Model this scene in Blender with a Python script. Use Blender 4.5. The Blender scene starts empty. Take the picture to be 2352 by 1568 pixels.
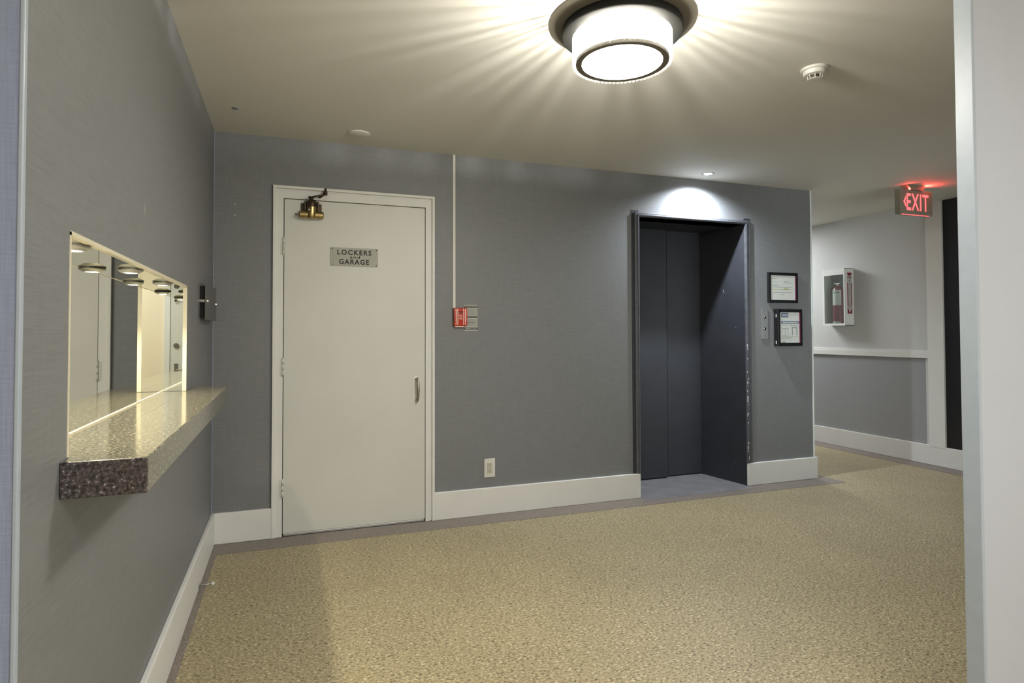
import bpy, bmesh, math, random
from mathutils import Vector, Matrix
random.seed(4)
PI = math.pi
sc = bpy.context.scene
C = sc.collection

# ------------------------------------------------------------------ camera
FPX, YAW, Y0, ROLL, PITCH, HC = 1404.2, 0.351829, 730.45, 0.002827, 0.023687, 1.2364
cam = bpy.data.cameras.new('camera'); cam.sensor_width = 36.0; cam.sensor_fit = 'HORIZONTAL'
cam.lens = FPX * 36.0 / 2352.0
cam.shift_y = (Y0 - 784.0) / 2352.0
cam.clip_start = 0.02
co = bpy.data.objects.new('camera', cam); C.objects.link(co)
sy, cy, sp, cp = math.sin(YAW), math.cos(YAW), math.sin(PITCH), math.cos(PITCH)
Fv = Vector((sy * cp, cy * cp, sp)); R0 = Vector((cy, -sy, 0)); U0 = Vector((-sy * sp, -cy * sp, cp))
cr, sr = math.cos(ROLL), math.sin(ROLL)
Rv = R0 * cr - U0 * sr; Uv = R0 * sr + U0 * cr
co.matrix_world = Matrix(((Rv.x, Uv.x, -Fv.x, 0), (Rv.y, Uv.y, -Fv.y, 0), (Rv.z, Uv.z, -Fv.z, HC), (0, 0, 0, 1)))
sc.camera = co

# ------------------------------------------------------------------ world, exposure, large lights
w = bpy.data.worlds.new('world'); sc.world = w; w.use_nodes = True
w.node_tree.nodes['Background'].inputs[0].default_value = (0.5, 0.5, 0.5, 1)
w.node_tree.nodes['Background'].inputs[1].default_value = 0.02
sc.view_settings.view_transform = 'Standard'; sc.view_settings.look = 'None'
sc.view_settings.gamma = 1; sc.view_settings.use_curve_mapping = False
sc.view_settings.exposure = 0.14

def area(name, loc, sx, sy_, power, col, rot=(0, 0, 0), spread=180):
    l = bpy.data.lights.new(name, 'AREA'); l.shape = 'RECTANGLE'; l.size = sx; l.size_y = sy_
    l.energy = power; l.color = col; l.spread = math.radians(spread)
    o = bpy.data.objects.new(name, l); o.location = loc; o.rotation_euler = rot; C.objects.link(o); return o
area('foyer_ceiling_light', (1.0, -0.7, 2.42), 1.6, 1.0, 44, (0.93, 0.97, 1.0))
area('foyer_fill_light', (1.45, -1.82, 1.35), 1.5, 1.5, 24, (0.93, 0.97, 1.0), (PI / 2, 0, 0))  # no window here: area lamp added behind the camera as frontal fill
area('corridor_ceiling_light', (4.9, 6.4, 2.42), 0.6, 1.2, 58, (0.96, 0.98, 1.0))
area('lobby_fill_light', (4.3, 1.262, 1.25), 1.8, 1.3, 6.5, (0.90, 0.98, 1.0), (PI / 2, 0, 0), 75)  # fill lamp added out of view, brightens the right end of the back wall

# ------------------------------------------------------------------ materials
def nm(name):
    m = bpy.data.materials.new(name); m.use_nodes = True
    return m, m.node_tree, m.node_tree.nodes['Principled BSDF']
def plain(name, col, rough=0.5, metal=0.0, var=0.03, scale=6.0, bump=0.0, bscale=200.0, spec=0.5):
    m, t, b = nm(name); N = t.nodes; L = t.links
    b.inputs['Roughness'].default_value = rough; b.inputs['Metallic'].default_value = metal
    b.inputs['Specular IOR Level'].default_value = spec
    tc = N.new('ShaderNodeTexCoord'); n = N.new('ShaderNodeTexNoise'); n.inputs['Scale'].default_value = scale
    n.inputs['Detail'].default_value = 4
    L.new(tc.outputs['Object'], n.inputs['Vector'])
    r = N.new('ShaderNodeValToRGB')
    r.color_ramp.elements[0].position = 0.3; r.color_ramp.elements[1].position = 0.7
    r.color_ramp.elements[0].color = tuple(max(0, c * (1 - var)) for c in col) + (1,)
    r.color_ramp.elements[1].color = tuple(min(1, c * (1 + var)) for c in col) + (1,)
    L.new(n.outputs['Fac'], r.inputs['Fac']); L.new(r.outputs['Color'], b.inputs['Base Color'])
    if bump:
        n2 = N.new('ShaderNodeTexNoise'); n2.inputs['Scale'].default_value = bscale; n2.inputs['Detail'].default_value = 3
        L.new(tc.outputs['Object'], n2.inputs['Vector'])
        bp = N.new('ShaderNodeBump'); bp.inputs['Strength'].default_value = bump; bp.inputs['Distance'].default_value = 0.002
        L.new(n2.outputs['Fac'], bp.inputs['Height']); L.new(bp.outputs['Normal'], b.inputs['Normal'])
    return m
def emit(name, col, s):
    m, t, b = nm(name)
    b.inputs['Base Color'].default_value = col + (1,)
    b.inputs['Emission Color'].default_value = col + (1,); b.inputs['Emission Strength'].default_value = s
    return m
def weave(name, col, amp=0.16, rough=0.5, vert=0.35, fx=1.0):
    """woven vinyl wallpaper: fine horizontal threads, fainter vertical ones"""
    m, t, b = nm(name); N = t.nodes; L = t.links
    tc = N.new('ShaderNodeTexCoord')
    def stretched(scale, detail=2):
        mp = N.new('ShaderNodeMapping'); mp.inputs['Scale'].default_value = scale
        L.new(tc.outputs['Object'], mp.inputs['Vector'])
        n = N.new('ShaderNodeTexNoise'); n.inputs['Scale'].default_value = 1.0; n.inputs['Detail'].default_value = detail
        n.inputs['Roughness'].default_value = 0.6
        L.new(mp.outputs['Vector'], n.inputs['Vector']); return n
    h = stretched((9 * fx, 9 * fx, 260), 3); v = stretched((300, 300, 14), 2); big = stretched((1.2, 1.2, 1.2), 3)
    mx = N.new('ShaderNodeMix'); mx.data_type = 'FLOAT'; mx.inputs[0].default_value = vert
    L.new(h.outputs['Fac'], mx.inputs[2]); L.new(v.outputs['Fac'], mx.inputs[3])
    r = N.new('ShaderNodeValToRGB'); r.color_ramp.elements[0].position = 0.3; r.color_ramp.elements[1].position = 0.7
    r.color_ramp.elements[0].color = tuple(c * (1 - amp) for c in col) + (1,)
    r.color_ramp.elements[1].color = tuple(c * (1 + amp) for c in col) + (1,)
    L.new(mx.outputs[0], r.inputs['Fac'])
    # sparse pale scuffs
    sv = stretched((16, 16, 5), 1)
    sr_ = N.new('ShaderNodeValToRGB'); sr_.color_ramp.elements[0].position = 0.80; sr_.color_ramp.elements[1].position = 0.83
    L.new(sv.outputs['Fac'], sr_.inputs['Fac'])
    m2 = N.new('ShaderNodeMix'); m2.data_type = 'RGBA'
    L.new(sr_.outputs['Color'], m2.inputs[0]); L.new(r.outputs['Color'], m2.inputs[6])
    m2.inputs[7].default_value = tuple(min(1, c * 2.2) for c in col) + (1,)
    L.new(m2.outputs[2], b.inputs['Base Color'])
    b.inputs['Roughness'].default_value = rough
    bp = N.new('ShaderNodeBump'); bp.inputs['Strength'].default_value = 0.25; bp.inputs['Distance'].default_value = 0.001
    L.new(mx.outputs[0], bp.inputs['Height']); L.new(bp.outputs['Normal'], b.inputs['Normal'])
    return m
def floor_mat(name, stops, scale=55.0, aniso=1.0, bump=0.35):
    m, t, b = nm(name); N = t.nodes; L = t.links
    tc = N.new('ShaderNodeTexCoord')
    def noise(s, d, sx=1.0, r=0.6, rot=0.0):
        mp = N.new('ShaderNodeMapping'); mp.inputs['Scale'].default_value = (s * sx, s, s); mp.inputs['Rotation'].default_value = (0, 0, rot)
        L.new(tc.outputs['Object'], mp.inputs['Vector'])
        n = N.new('ShaderNodeTexNoise'); n.inputs['Scale'].default_value = 1; n.inputs['Detail'].default_value = d; n.inputs['Roughness'].default_value = r
        n.inputs['Distortion'].default_value = 0.6
        L.new(mp.outputs['Vector'], n.inputs['Vector']); return n
    n1 = noise(scale, 3, aniso); n3 = noise(1.3, 3)
    r = N.new('ShaderNodeValToRGB'); cr_ = r.color_ramp
    cr_.elements[0].position = stops[0][0]; cr_.elements[0].color = stops[0][1] + (1,)
    cr_.elements[1].position = stops[-1][0]; cr_.elements[1].color = stops[-1][1] + (1,)
    for p, c in stops[1:-1]:
        e = cr_.elements.new(p); e.color = c + (1,)
    L.new(n1.outputs['Fac'], r.inputs['Fac'])
    hs = N.new('ShaderNodeHueSaturation')
    mr = N.new('ShaderNodeMapRange'); mr.inputs[1].default_value = 0.3; mr.inputs[2].default_value = 0.7
    mr.inputs[3].default_value = 0.93; mr.inputs[4].default_value = 1.07
    L.new(n3.outputs['Fac'], mr.inputs[0]); L.new(mr.outputs[0], hs.inputs['Value']); L.new(r.outputs['Color'], hs.inputs['Color'])
    L.new(hs.outputs['Color'], b.inputs['Base Color'])
    b.inputs['Roughness'].default_value = 0.5; b.inputs['Specular IOR Level'].default_value = 0.35
    bp = N.new('ShaderNodeBump'); bp.inputs['Strength'].default_value = bump; bp.inputs['Distance'].default_value = 0.002
    L.new(n1.outputs['Fac'], bp.inputs['Height']); L.new(bp.outputs['Normal'], b.inputs['Normal'])
    return m
def granite(name, dark, mid, light, rough):
    m, t, b = nm(name); N = t.nodes; L = t.links
    tc = N.new('ShaderNodeTexCoord')
    v = N.new('ShaderNodeTexVoronoi'); v.inputs['Scale'].default_value = 150; L.new(tc.outputs['Object'], v.inputs['Vector'])
    n = N.new('ShaderNodeTexNoise'); n.inputs['Scale'].default_value = 130; n.inputs['Detail'].default_value = 4; n.inputs['Roughness'].default_value = 0.75
    L.new(tc.outputs['Object'], n.inputs['Vector'])
    r = N.new('ShaderNodeValToRGB'); e = r.color_ramp.elements
    e[0].position = 0.40; e[0].color = dark + (1,); e[1].position = 0.68; e[1].color = light + (1,)
    q = e.new(0.52); q.color = mid + (1,); q = e.new(0.60); q.color = tuple(c * 1.25 for c in mid) + (1,)
    L.new(n.outputs['Fac'], r.inputs['Fac'])
    mx = N.new('ShaderNodeMix'); mx.data_type = 'RGBA'; mx.blend_type = 'MULTIPLY'; mx.inputs[0].default_value = 0.12
    L.new(r.outputs['Color'], mx.inputs[6]); L.new(v.outputs['Color'], mx.inputs[7])
    L.new(mx.outputs[2], b.inputs['Base Color']); b.inputs['Roughness'].default_value = rough
    bp = N.new('ShaderNodeBump'); bp.inputs['Strength'].default_value = 0.05; bp.inputs['Distance'].default_value = 0.001
    L.new(n.outputs['Fac'], bp.inputs['Height']); L.new(bp.outputs['Normal'], b.inputs['Normal'])
    return m

M = {}
M['wall'] = weave('grey_woven_wallpaper', (0.180, 0.186, 0.190))
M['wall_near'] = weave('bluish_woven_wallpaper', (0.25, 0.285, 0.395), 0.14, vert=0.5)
M['wall_low'] = weave('dark_wainscot_paper', (0.29, 0.295, 0.305), 0.05)
M['panel_black'] = plain('black_panel', (0.010, 0.010, 0.012), 0.35)
M['paint'] = plain('pale_grey_paint', (0.55, 0.555, 0.54), 0.55, var=0.02, scale=3, bump=0.1, bscale=120)
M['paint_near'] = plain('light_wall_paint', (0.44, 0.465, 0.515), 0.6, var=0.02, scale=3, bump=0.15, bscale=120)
M['guard'] = plain('corner_guard_paint', (0.36, 0.41, 0.47), 0.4, var=0.03, scale=25)
M['cream'] = plain('cream_wall_paint', (0.82, 0.71, 0.54), 0.6, var=0.02, scale=3)
M['ceiling'] = plain('ceiling_paint', (0.67, 0.655, 0.60), 0.75, var=0.01, scale=2, bump=0.05, bscale=150)
M['trim'] = plain('white_trim_paint', (0.70, 0.695, 0.66), 0.45, var=0.02, scale=5)
M['door'] = plain('off_white_door_paint', (0.61, 0.61, 0.56), 0.42, var=0.025, scale=2.5)
M['bead'] = plain('pale_corner_bead', (0.72, 0.78, 0.74), 0.4)
M['dark_metal'] = plain('dark_painted_metal', (0.030, 0.032, 0.039), 0.5, var=0.1, scale=8)
M['frame_metal'] = plain('dark_grey_frame_paint', (0.085, 0.088, 0.10), 0.4, var=0.15, scale=30)
M['chip'] = plain('bare_paint_chip', (0.55, 0.55, 0.55), 0.5)
M['sill'] = plain('grey_sill', (0.20, 0.195, 0.20), 0.45, var=0.15, scale=7)
M['floor'] = floor_mat('speckled_tan_vinyl', [(0.30, (0.065, 0.048, 0.026)), (0.385, (0.17, 0.134, 0.074)), (0.45, (0.315, 0.262, 0.154)),
                       (0.57, (0.365, 0.305, 0.182)), (0.67, (0.64, 0.565, 0.38))], 120.0, 0.7, 0.25)
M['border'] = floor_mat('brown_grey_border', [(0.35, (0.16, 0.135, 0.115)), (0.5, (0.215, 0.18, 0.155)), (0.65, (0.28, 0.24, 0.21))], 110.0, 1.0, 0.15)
M['granite'] = granite('speckled_granite_top', (0.03, 0.028, 0.020), (0.17, 0.158, 0.112), (0.80, 0.75, 0.56), 0.12)
M['granite_face'] = granite('dark_granite_end', (0.016, 0.013, 0.012), (0.085, 0.068, 0.066), (0.62, 0.56, 0.57), 0.3)
M['mirror'] = plain('mirror_glass', (0.86, 0.87, 0.80), 0.01, 1.0, var=0.0)
M['lining'] = plain('cream_lining', (0.70, 0.64, 0.48), 0.35, var=0.02)
M['chrome'] = plain('chrome', (0.75, 0.75, 0.74), 0.12, 1.0, var=0.02)
M['steel'] = plain('brushed_steel', (0.50, 0.50, 0.48), 0.38, 1.0, var=0.04, scale=40)
M['nickel'] = plain('worn_nickel', (0.42, 0.38, 0.34), 0.22, 1.0, var=0.05)
M['brass'] = plain('aged_brass', (0.40, 0.30, 0.14), 0.32, 1.0, var=0.25, scale=40)
M['bronze'] = plain('dark_bronze', (0.07, 0.05, 0.035), 0.4, 0.8, var=0.3, scale=50)
M['black'] = plain('black_plastic', (0.010, 0.010, 0.011), 0.3)
M['black_matte'] = plain('black_matte', (0.004, 0.004, 0.004), 0.8)
M['plate'] = plain('grey_sign_plate', (0.10, 0.10, 0.095), 0.3, 0.3)
M['ink'] = plain('black_ink', (0.012, 0.011, 0.008), 0.6)
M['sign_metal'] = plain('silver_sign_face', (0.37, 0.365, 0.31), 0.5, 0.0, var=0.04, scale=12)
M['white'] = plain('white_plastic', (0.64, 0.63, 0.58), 0.4, var=0.02)
M['ivory'] = plain('ivory_plastic', (0.50, 0.47, 0.38), 0.45, var=0.02)
M['slot'] = plain('dark_slot', (0.06, 0.05, 0.035), 0.6)
M['paper'] = plain('paper', (0.60, 0.62, 0.58), 0.5, var=0.01)
M['label_grey'] = plain('grey_notice', (0.36, 0.36, 0.32), 0.5, var=0.02)
M['ink_grey'] = plain('grey_ink', (0.22, 0.23, 0.22), 0.6)
M['ink_green'] = plain('olive_ink', (0.42, 0.42, 0.16), 0.6)
M['ink_blue'] = plain('slate_blue_ink', (0.13, 0.17, 0.24), 0.5)
M['magenta'] = plain('magenta_edge', (0.16, 0.01, 0.06), 0.4)
M['red'] = plain('alarm_red', (0.50, 0.035, 0.015), 0.3, var=0.06)
M['red_dark'] = plain('alarm_dark_red', (0.20, 0.012, 0.01), 0.4)
M['red_side'] = plain('alarm_side', (0.16, 0.05, 0.015), 0.4)
M['stripe'] = plain('white_stripe', (0.85, 0.66, 0.55), 0.4)
M['ext_red'] = plain('extinguisher_red', (0.20, 0.02, 0.025), 0.25)
M['sticker_red'] = plain('sticker_red', (0.26, 0.02, 0.03), 0.45)
M['cab'] = plain('white_cabinet_enamel', (0.86, 0.88, 0.84), 0.35)
M['cab_in'] = plain('grey_cabinet_interior', (0.26, 0.28, 0.27), 0.5)
M['lamp_plate'] = plain('bronze_nickel_plate', (0.16, 0.145, 0.115), 0.5, 0.1, var=0.03)
M['lamp_under'] = plain('dark_lamp_disc', (0.012, 0.012, 0.011), 0.5, 0.0, spec=0.2)
M['lamp_rim'] = plain('grey_lamp_rim', (0.20, 0.20, 0.18), 0.3, 0.4, var=0.03)
M['lamp_glow'] = emit('lamp_diffuser', (1.0, 0.96, 0.88), 98.0)
M['led'] = emit('led_lens', (0.93, 0.96, 1.0), 14.0)
M['puck_led'] = emit('warm_led_lens', (1.0, 0.93, 0.78), 9.0)
M['exit_glow'] = emit('exit_red_glow', (1.0, 0.10, 0.105), 2.0)
M['exit_top'] = emit('exit_spill_glow', (1.0, 0.08, 0.06), 3.0)
M['exit_box'] = plain('aged_exit_housing', (0.27, 0.25, 0.19), 0.5)
def glass(name, col, rough, mixf):
    m, t, b = nm(name); N = t.nodes; L = t.links
    tr = N.new('ShaderNodeBsdfTransparent'); tr.inputs[0].default_value = col + (1,)
    b.inputs['Roughness'].default_value = rough; b.inputs['Base Color'].default_value = (0.8, 0.8, 0.8, 1)
    mx = N.new('ShaderNodeMixShader'); mx.inputs[0].default_value = mixf
    L.new(tr.outputs[0], mx.inputs[1]); L.new(b.outputs[0], mx.inputs[2])
    L.new(mx.outputs[0], N['Material Output'].inputs['Surface']); return m
M['glass'] = glass('cabinet_glass', (0.92, 0.95, 0.93), 0.05, 0.06)
M['crystal'] = glass('crystal_rod_glass', (0.97, 0.97, 0.95), 0.08, 0.16)

# ------------------------------------------------------------------ mesh helpers (world coordinates in, local out)
class MB:
    def __init__(s): s.bm = bmesh.new()
    def box(s, x0, x1, y0, y1, z0, z1, bev=0.0, seg=2):
        bm = s.bm if not bev else bmesh.new()
        v = [bm.verts.new((x, y, z)) for x in (x0, x1) for y in (y0, y1) for z in (z0, z1)]
        for f in ((0, 1, 3, 2), (4, 6, 7, 5), (0, 4, 5, 1), (2, 3, 7, 6), (0, 2, 6, 4), (1, 5, 7, 3)):
            bm.faces.new([v[i] for i in f])
        if bev:
            bmesh.ops.recalc_face_normals(bm, faces=bm.faces)
            bmesh.ops.bevel(bm, geom=list(bm.edges), offset=bev, segments=seg, affect='EDGES', profile=0.5)
            s._merge(bm)
        return s
    def _merge(s, bm):
        me = bpy.data.meshes.new('tmp'); bm.to_mesh(me); bm.free(); s.bm.from_mesh(me); bpy.data.meshes.remove(me)
    def cyl(s, p0, p1, r0, r1=None, n=20, caps=True):
        r1 = r0 if r1 is None else r1
        p0 = Vector(p0); p1 = Vector(p1); d = (p1 - p0).normalized()
        a = d.orthogonal().normalized(); b = d.cross(a)
        A = []; B = []
        for i in range(n):
            t = 2 * PI * i / n; q = a * math.cos(t) + b * math.sin(t)
            A.append(s.bm.verts.new(p0 + q * r0)); B.append(s.bm.verts.new(p1 + q * r1))
        for i in range(n):
            f = s.bm.faces.new((A[i], A[(i + 1) % n], B[(i + 1) % n], B[i])); f.smooth = n > 8
        if caps: s.bm.faces.new(A[::-1]); s.bm.faces.new(B)
        return s
    def lathe(s, c, prof, n=48, axis='z', closed=False):
        """prof: list of (r, h) about c; axis z up"""
        rings = []
        ax = {'z': (Vector((1, 0, 0)), Vector((0, 1, 0)), Vector((0, 0, 1))), 'y': (Vector((1, 0, 0)), Vector((0, 0, 1)), Vector((0, -1, 0))),
              'x': (Vector((0, 1, 0)), Vector((0, 0, 1)), Vector((1, 0, 0)))}[axis]
        c = Vector(c)
        for r, h in prof:
            if r < 1e-6: rings.append([s.bm.verts.new(c + ax[2] * h)])
            else: rings.append([s.bm.verts.new(c + ax[0] * r * math.cos(2 * PI * i / n) + ax[1] * r * math.sin(2 * PI * i / n) + ax[2] * h) for i in range(n)])
        pairs = list(zip(rings, rings[1:])) + ([(rings[-1], rings[0])] if closed else [])
        for a, b in pairs:
            for i in range(n):
                j = (i + 1) % n
                if len(a) == 1 and len(b) == 1: continue
                if len(a) == 1: s.bm.faces.new((a[0], b[j], b[i]))
                elif len(b) == 1: s.bm.faces.new((a[i], a[j], b[0]))
                else: s.bm.faces.new((a[i], a[j], b[j], b[i]))
        return s
    def tube(s, pts, r, n=10, flat=1.0):
        pts = [Vector(p) for p in pts]; rings = []; a = None
        for k, p in enumerate(pts):
            d = (pts[min(k + 1, len(pts) - 1)] - pts[max(k - 1, 0)]).normalized()
            a = d.orthogonal().normalized() if a is None else (a - d * a.dot(d)).normalized()
            b = d.cross(a)
            rr = r[k] if isinstance(r, (list, tuple)) else r
            rings.append([s.bm.verts.new(p + a * rr * math.cos(2 * PI * i / n) + b * rr * flat * math.sin(2 * PI * i / n)) for i in range(n)])
        for A, B in zip(rings, rings[1:]):
            for i in range(n):
                f = s.bm.faces.new((A[i], A[(i + 1) % n], B[(i + 1) % n], B[i])); f.smooth = True
        s.bm.faces.new(rings[0][::-1]); s.bm.faces.new(rings[-1])
        return s
    def prism(s, poly, off):
        """poly: 3D points, extruded by vector off"""
        off = Vector(off); A = [s.bm.verts.new(Vector(p)) for p in poly]; B = [s.bm.verts.new(Vector(p) + off) for p in poly]
        n = len(A); s.bm.faces.new(A[::-1]); s.bm.faces.new(B)
        for i in range(n): s.bm.faces.new((A[i], A[(i + 1) % n], B[(i + 1) % n], B[i]))
        return s
    def build(s, name, mat, parent=None, origin=None, smooth=False, mods=None):
        bmesh.ops.recalc_face_normals(s.bm, faces=s.bm.faces)
        me = bpy.data.meshes.new(name)
        if parent is not None: org = parent['_org'] if '_org' in parent else (0, 0, 0)
        else: org = origin or (0, 0, 0)
        org = Vector(org)
        if org.length: bmesh.ops.translate(s.bm, verts=s.bm.verts, vec=-org)
        s.bm.to_mesh(me); s.bm.free()
        if smooth:
            for p in me.polygons: p.use_smooth = True
        me.materials.append(M[mat] if isinstance(mat, str) else mat)
        o = bpy.data.objects.new(name, me); C.objects.link(o)
        if parent is not None: o.parent = parent; o['_org'] = tuple(org)
        else: o.location = org; o['_org'] = tuple(org)
        if smooth:
            o.modifiers.new('split', 'EDGE_SPLIT').split_angle = math.radians(38)
        return o
def thing(name, label, cat, loc, group=None):
    o = bpy.data.objects.new(name, None); C.objects.link(o); o.empty_display_size = 0.05
    o.location = loc; o['_org'] = tuple(loc); o['label'] = label; o['category'] = cat
    if group: o['group'] = group
    return o
def sroot(name, loc):
    o = bpy.data.objects.new(name, None); C.objects.link(o); o.empty_display_size = 0.05
    o.location = loc; o['_org'] = tuple(loc); o['kind'] = 'structure'; return o
def tag(o, label, cat, group=None):
    o['label'] = label; o['category'] = cat
    if group: o['group'] = group
    return o
def struct(mb, name, mat):
    o = mb.build(name, mat); o['kind'] = 'structure'; return o
def text(name, s, mat, parent, org, u, v, w_, h_, bold=0.0, depth=0.0006, spacing=1.0, condense=False):
    """flat lettering fitted to a w x h rectangle whose lower-left corner is org"""
    cu = bpy.data.curves.new('t', 'FONT'); cu.body = s; cu.offset = bold; cu.space_character = spacing; cu.resolution_u = 3
    to = bpy.data.objects.new('t', cu); C.objects.link(to)
    dg = bpy.context.evaluated_depsgraph_get(); dg.update()
    me = bpy.data.meshes.new_from_object(to.evaluated_get(dg))
    bpy.data.objects.remove(to); bpy.data.curves.remove(cu)
    xs = [q.co.x for q in me.vertices]; ys = [q.co.y for q in me.vertices]
    x0, x1, y0, y1 = min(xs), max(xs), min(ys), max(ys)
    u = Vector(u); v = Vector(v); nrm = u.cross(v); org = Vector(org)
    po = Vector(parent['_org'])
    for q in me.vertices:
        q.co = org + u * ((q.co.x - x0) / (x1 - x0) * w_) + v * ((q.co.y - y0) / (y1 - y0) * h_) + nrm * depth - po
    me.name = name; me.materials.clear(); me.materials.append(M[mat])
    o = bpy.data.objects.new(name, me); C.objects.link(o); o.parent = parent; o['_org'] = tuple(po)
    return o
def copy_tree(o, parent=None, delta=None):
    c = o.copy(); C.objects.link(c)
    if parent is not None: c.parent = parent
    if delta is not None: c.location = Vector(o.location) + Vector(delta)
    for ch in [q for q in o.children]: copy_tree(ch, c)
    return c

H = 2.44; XL = -0.415; D = 3.998; XE = 4.185; XR = 5.624; YF = 1.225
BH = 0.183

# ================================================================== ROOM SHELL
f = MB(); f.box(-1.75, XR + 0.1, -1.95, 8.1, -0.12, 0.0); struct(f, 'floor', 'floor')
c = MB(); c.box(-1.75, XR + 0.1, -1.95, 8.1, H, H + 0.1); struct(c, 'ceiling', 'ceiling')
# left wall with the mirrored niche opening
NY0, NY1, NZ0, NZ1, NX = 1.47, 3.0, 0.985, 1.440, -0.507
m = MB(); x0 = -0.62
m.box(x0, XL, YF, NY0, 0, H).box(x0, XL, NY1, D + 0.2, 0, H).box(x0, XL, NY0, NY1, 0, 0.905).box(x0, XL, NY0, NY1, NZ1 + 0.004, H)
m.box(x0, NX - 0.006, NY0, NY1, 0.905, NZ1 + 0.004)
struct(m, 'wall_left', 'wall')
# back wall
DX0, DX1, DZ = -0.028, 0.857, 2.068
EX0, EX1, EZ = 2.487, 3.474, 2.108
m = MB(); y1 = D + 0.14
m.box(XL, DX0, D, y1, 0, H).box(DX0, DX1, D, y1, DZ, H).box(DX1, EX0, D, y1, 0, H).box(EX0, EX1, D, y1, EZ, H).box(EX1, XE, D, y1, 0, H)
m.box(XE - 0.12, XE, y1, 8.1, 0, H)
struct(m, 'wall_back', 'wall')
# front partition to the left of the camera, and the near wall on the right
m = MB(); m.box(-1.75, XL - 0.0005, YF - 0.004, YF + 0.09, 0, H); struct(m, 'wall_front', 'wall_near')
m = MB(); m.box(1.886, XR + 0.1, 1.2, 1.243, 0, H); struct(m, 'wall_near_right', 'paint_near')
m = MB(); m.box(1.874, 1.886, 1.196, 1.247, 0, H, 0.002); struct(m, 'trim_2', 'guard')
m = MB(); m.box(XL - 0.003, XL + 0.004, YF - 0.008, YF + 0.006, 0, H, 0.002); struct(m, 'trim_1', 'guard')
# far right wall
m = MB(); m.box(XR, XR + 0.1, 1.2, 8.1, 1.0, H).box(XR, XR + 0.1, 1.2, 3.885, 0, 1.0); struct(m, 'wall_right', 'paint')
m = MB(); m.box(XR, XR + 0.1, 3.885, 8.1, 0, 1.0); struct(m, 'wall_right_low', 'wall_low')
m = MB(); m.box(XE - 0.12, XR + 0.1, 8.0, 8.1, 0, H); struct(m, 'wall_corridor_end', 'paint')
# room behind the camera
m = MB(); m.box(-1.75, 2.8, -1.95, -1.85, 0, H).box(-1.75, -1.65, -1.85, YF, 0, H).box(2.7, 2.8, -1.85, 1.2, 0, H); struct(m, 'wall_foyer', 'cream')
# black tall panel on the far right wall
m = MB(); m.box(XR - 0.004, XR + 0.002, 1.25, 3.870, 0.175, 2.436); struct(m, 'wall_panel', 'panel_black')
m = MB(); m.box(XR - 0.022, XR, 3.872, 4.020, 0.17, H, 0.002); struct(m, 'trim_3', 'trim')
m = MB(); m.box(XR - 0.007, XR, 4.020, 4.052, 0.17, H, 0.001); struct(m, 'trim_9', 'paint')
m = MB(); m.box(XR - 0.020, XR, 4.020, 8.0, 0.986, 1.038, 0.002).box(XR - 0.012, XR, 4.020, 8.0, 1.038, 1.060, 0.002); struct(m, 'trim_4', 'trim')
# corner bead of the back wall end
m = MB(); m.box(XE - 0.008, XE + 0.006, D - 0.004, D + 0.01, BH, H - 0.001, 0.001); struct(m, 'trim_5', 'bead')
# inside-corner seam between left and back wall
m = MB(); m.box(XL, XL + 0.004, D - 0.004, D, BH, H); struct(m, 'trim_6', 'wall_near')

# baseboards
def base(name, segs, mat='trim'):
    m = MB()
    for s_ in segs: m.box(*s_, 0.002, BH, 0.004, 2)
    return struct(m, name, mat)
base('baseboard_left', [(XL, XL + 0.02, YF + 0.01, D)])
base('baseboard_back', [(XL + 0.018, -0.062, D - 0.02, D + 0.002)])
m = MB(); m.box(0.915, 2.482, D - 0.02, D + 0.002, 0.002, BH, 0.004); struct(m, 'baseboard_back_middle', 'trim')
m = MB(); m.box(3.478, 4.207, D - 0.02, D + 0.002, 0.002, BH, 0.006).box(XE, 4.205, D - 0.015, 8.0, 0.002, BH, 0.004); struct(m, 'baseboard_back_end', 'trim')
base('baseboard_right', [(XR - 0.02, XR, 1.25, 8.0)])
# floor border strips
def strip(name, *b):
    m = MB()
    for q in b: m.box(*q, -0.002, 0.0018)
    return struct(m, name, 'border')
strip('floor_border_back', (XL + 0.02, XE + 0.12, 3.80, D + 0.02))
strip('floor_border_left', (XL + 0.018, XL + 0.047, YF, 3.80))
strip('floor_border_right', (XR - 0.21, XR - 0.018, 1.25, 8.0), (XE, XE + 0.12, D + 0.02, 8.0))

# ================================================================== DOOR 1 (lockers and garage)
d1 = sroot('door_1', (0.41, D, 0))
def frame_u(m, x0, x1, z1, t, ya, yb, bev=0.002):
    m.box(x0, x0 + t, ya, yb, 0.003, z1, bev).box(x1 - t, x1, ya, yb, 0.003, z1, bev).box(x0 + t * 0.5, x1 - t * 0.5, ya, yb, z1 - t, z1, bev)
m = MB()
m.box(-0.087, -0.070, D - 0.024, D + 0.02, 0.003, 2.126, 0.002).box(0.898, 0.915, D - 0.024, D + 0.02, 0.003, 2.126, 0.002).box(-0.087, 0.915, D - 0.0245, D + 0.02, 2.125, 2.142, 0.002)
m.box(-0.071, DX0 + 0.002, D - 0.014, D + 0.1, 0.003, 2.110, 0.001).box(DX1 - 0.002, 0.888, D - 0.014, D + 0.1, 0.003, 2.110, 0.001).box(DX0 + 0.001, DX1 - 0.001, D - 0.0137, D + 0.1, DZ - 0.002, 2.110, 0.001)
m.box(0.887, 0.899, D - 0.006, D + 0.02, 0.003, 2.112).box(-0.071, 0.899, D - 0.0058, D + 0.02, 2.109, 2.126)
m.build('door_frame', 'trim', d1)
m = MB(); m.box(DX0 + 0.006, DX1 - 0.005, D - 0.008, D + 0.036, 0.020, DZ - 0.006, 0.0015); leaf = m.build('door_leaf', 'door', d1)
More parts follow.
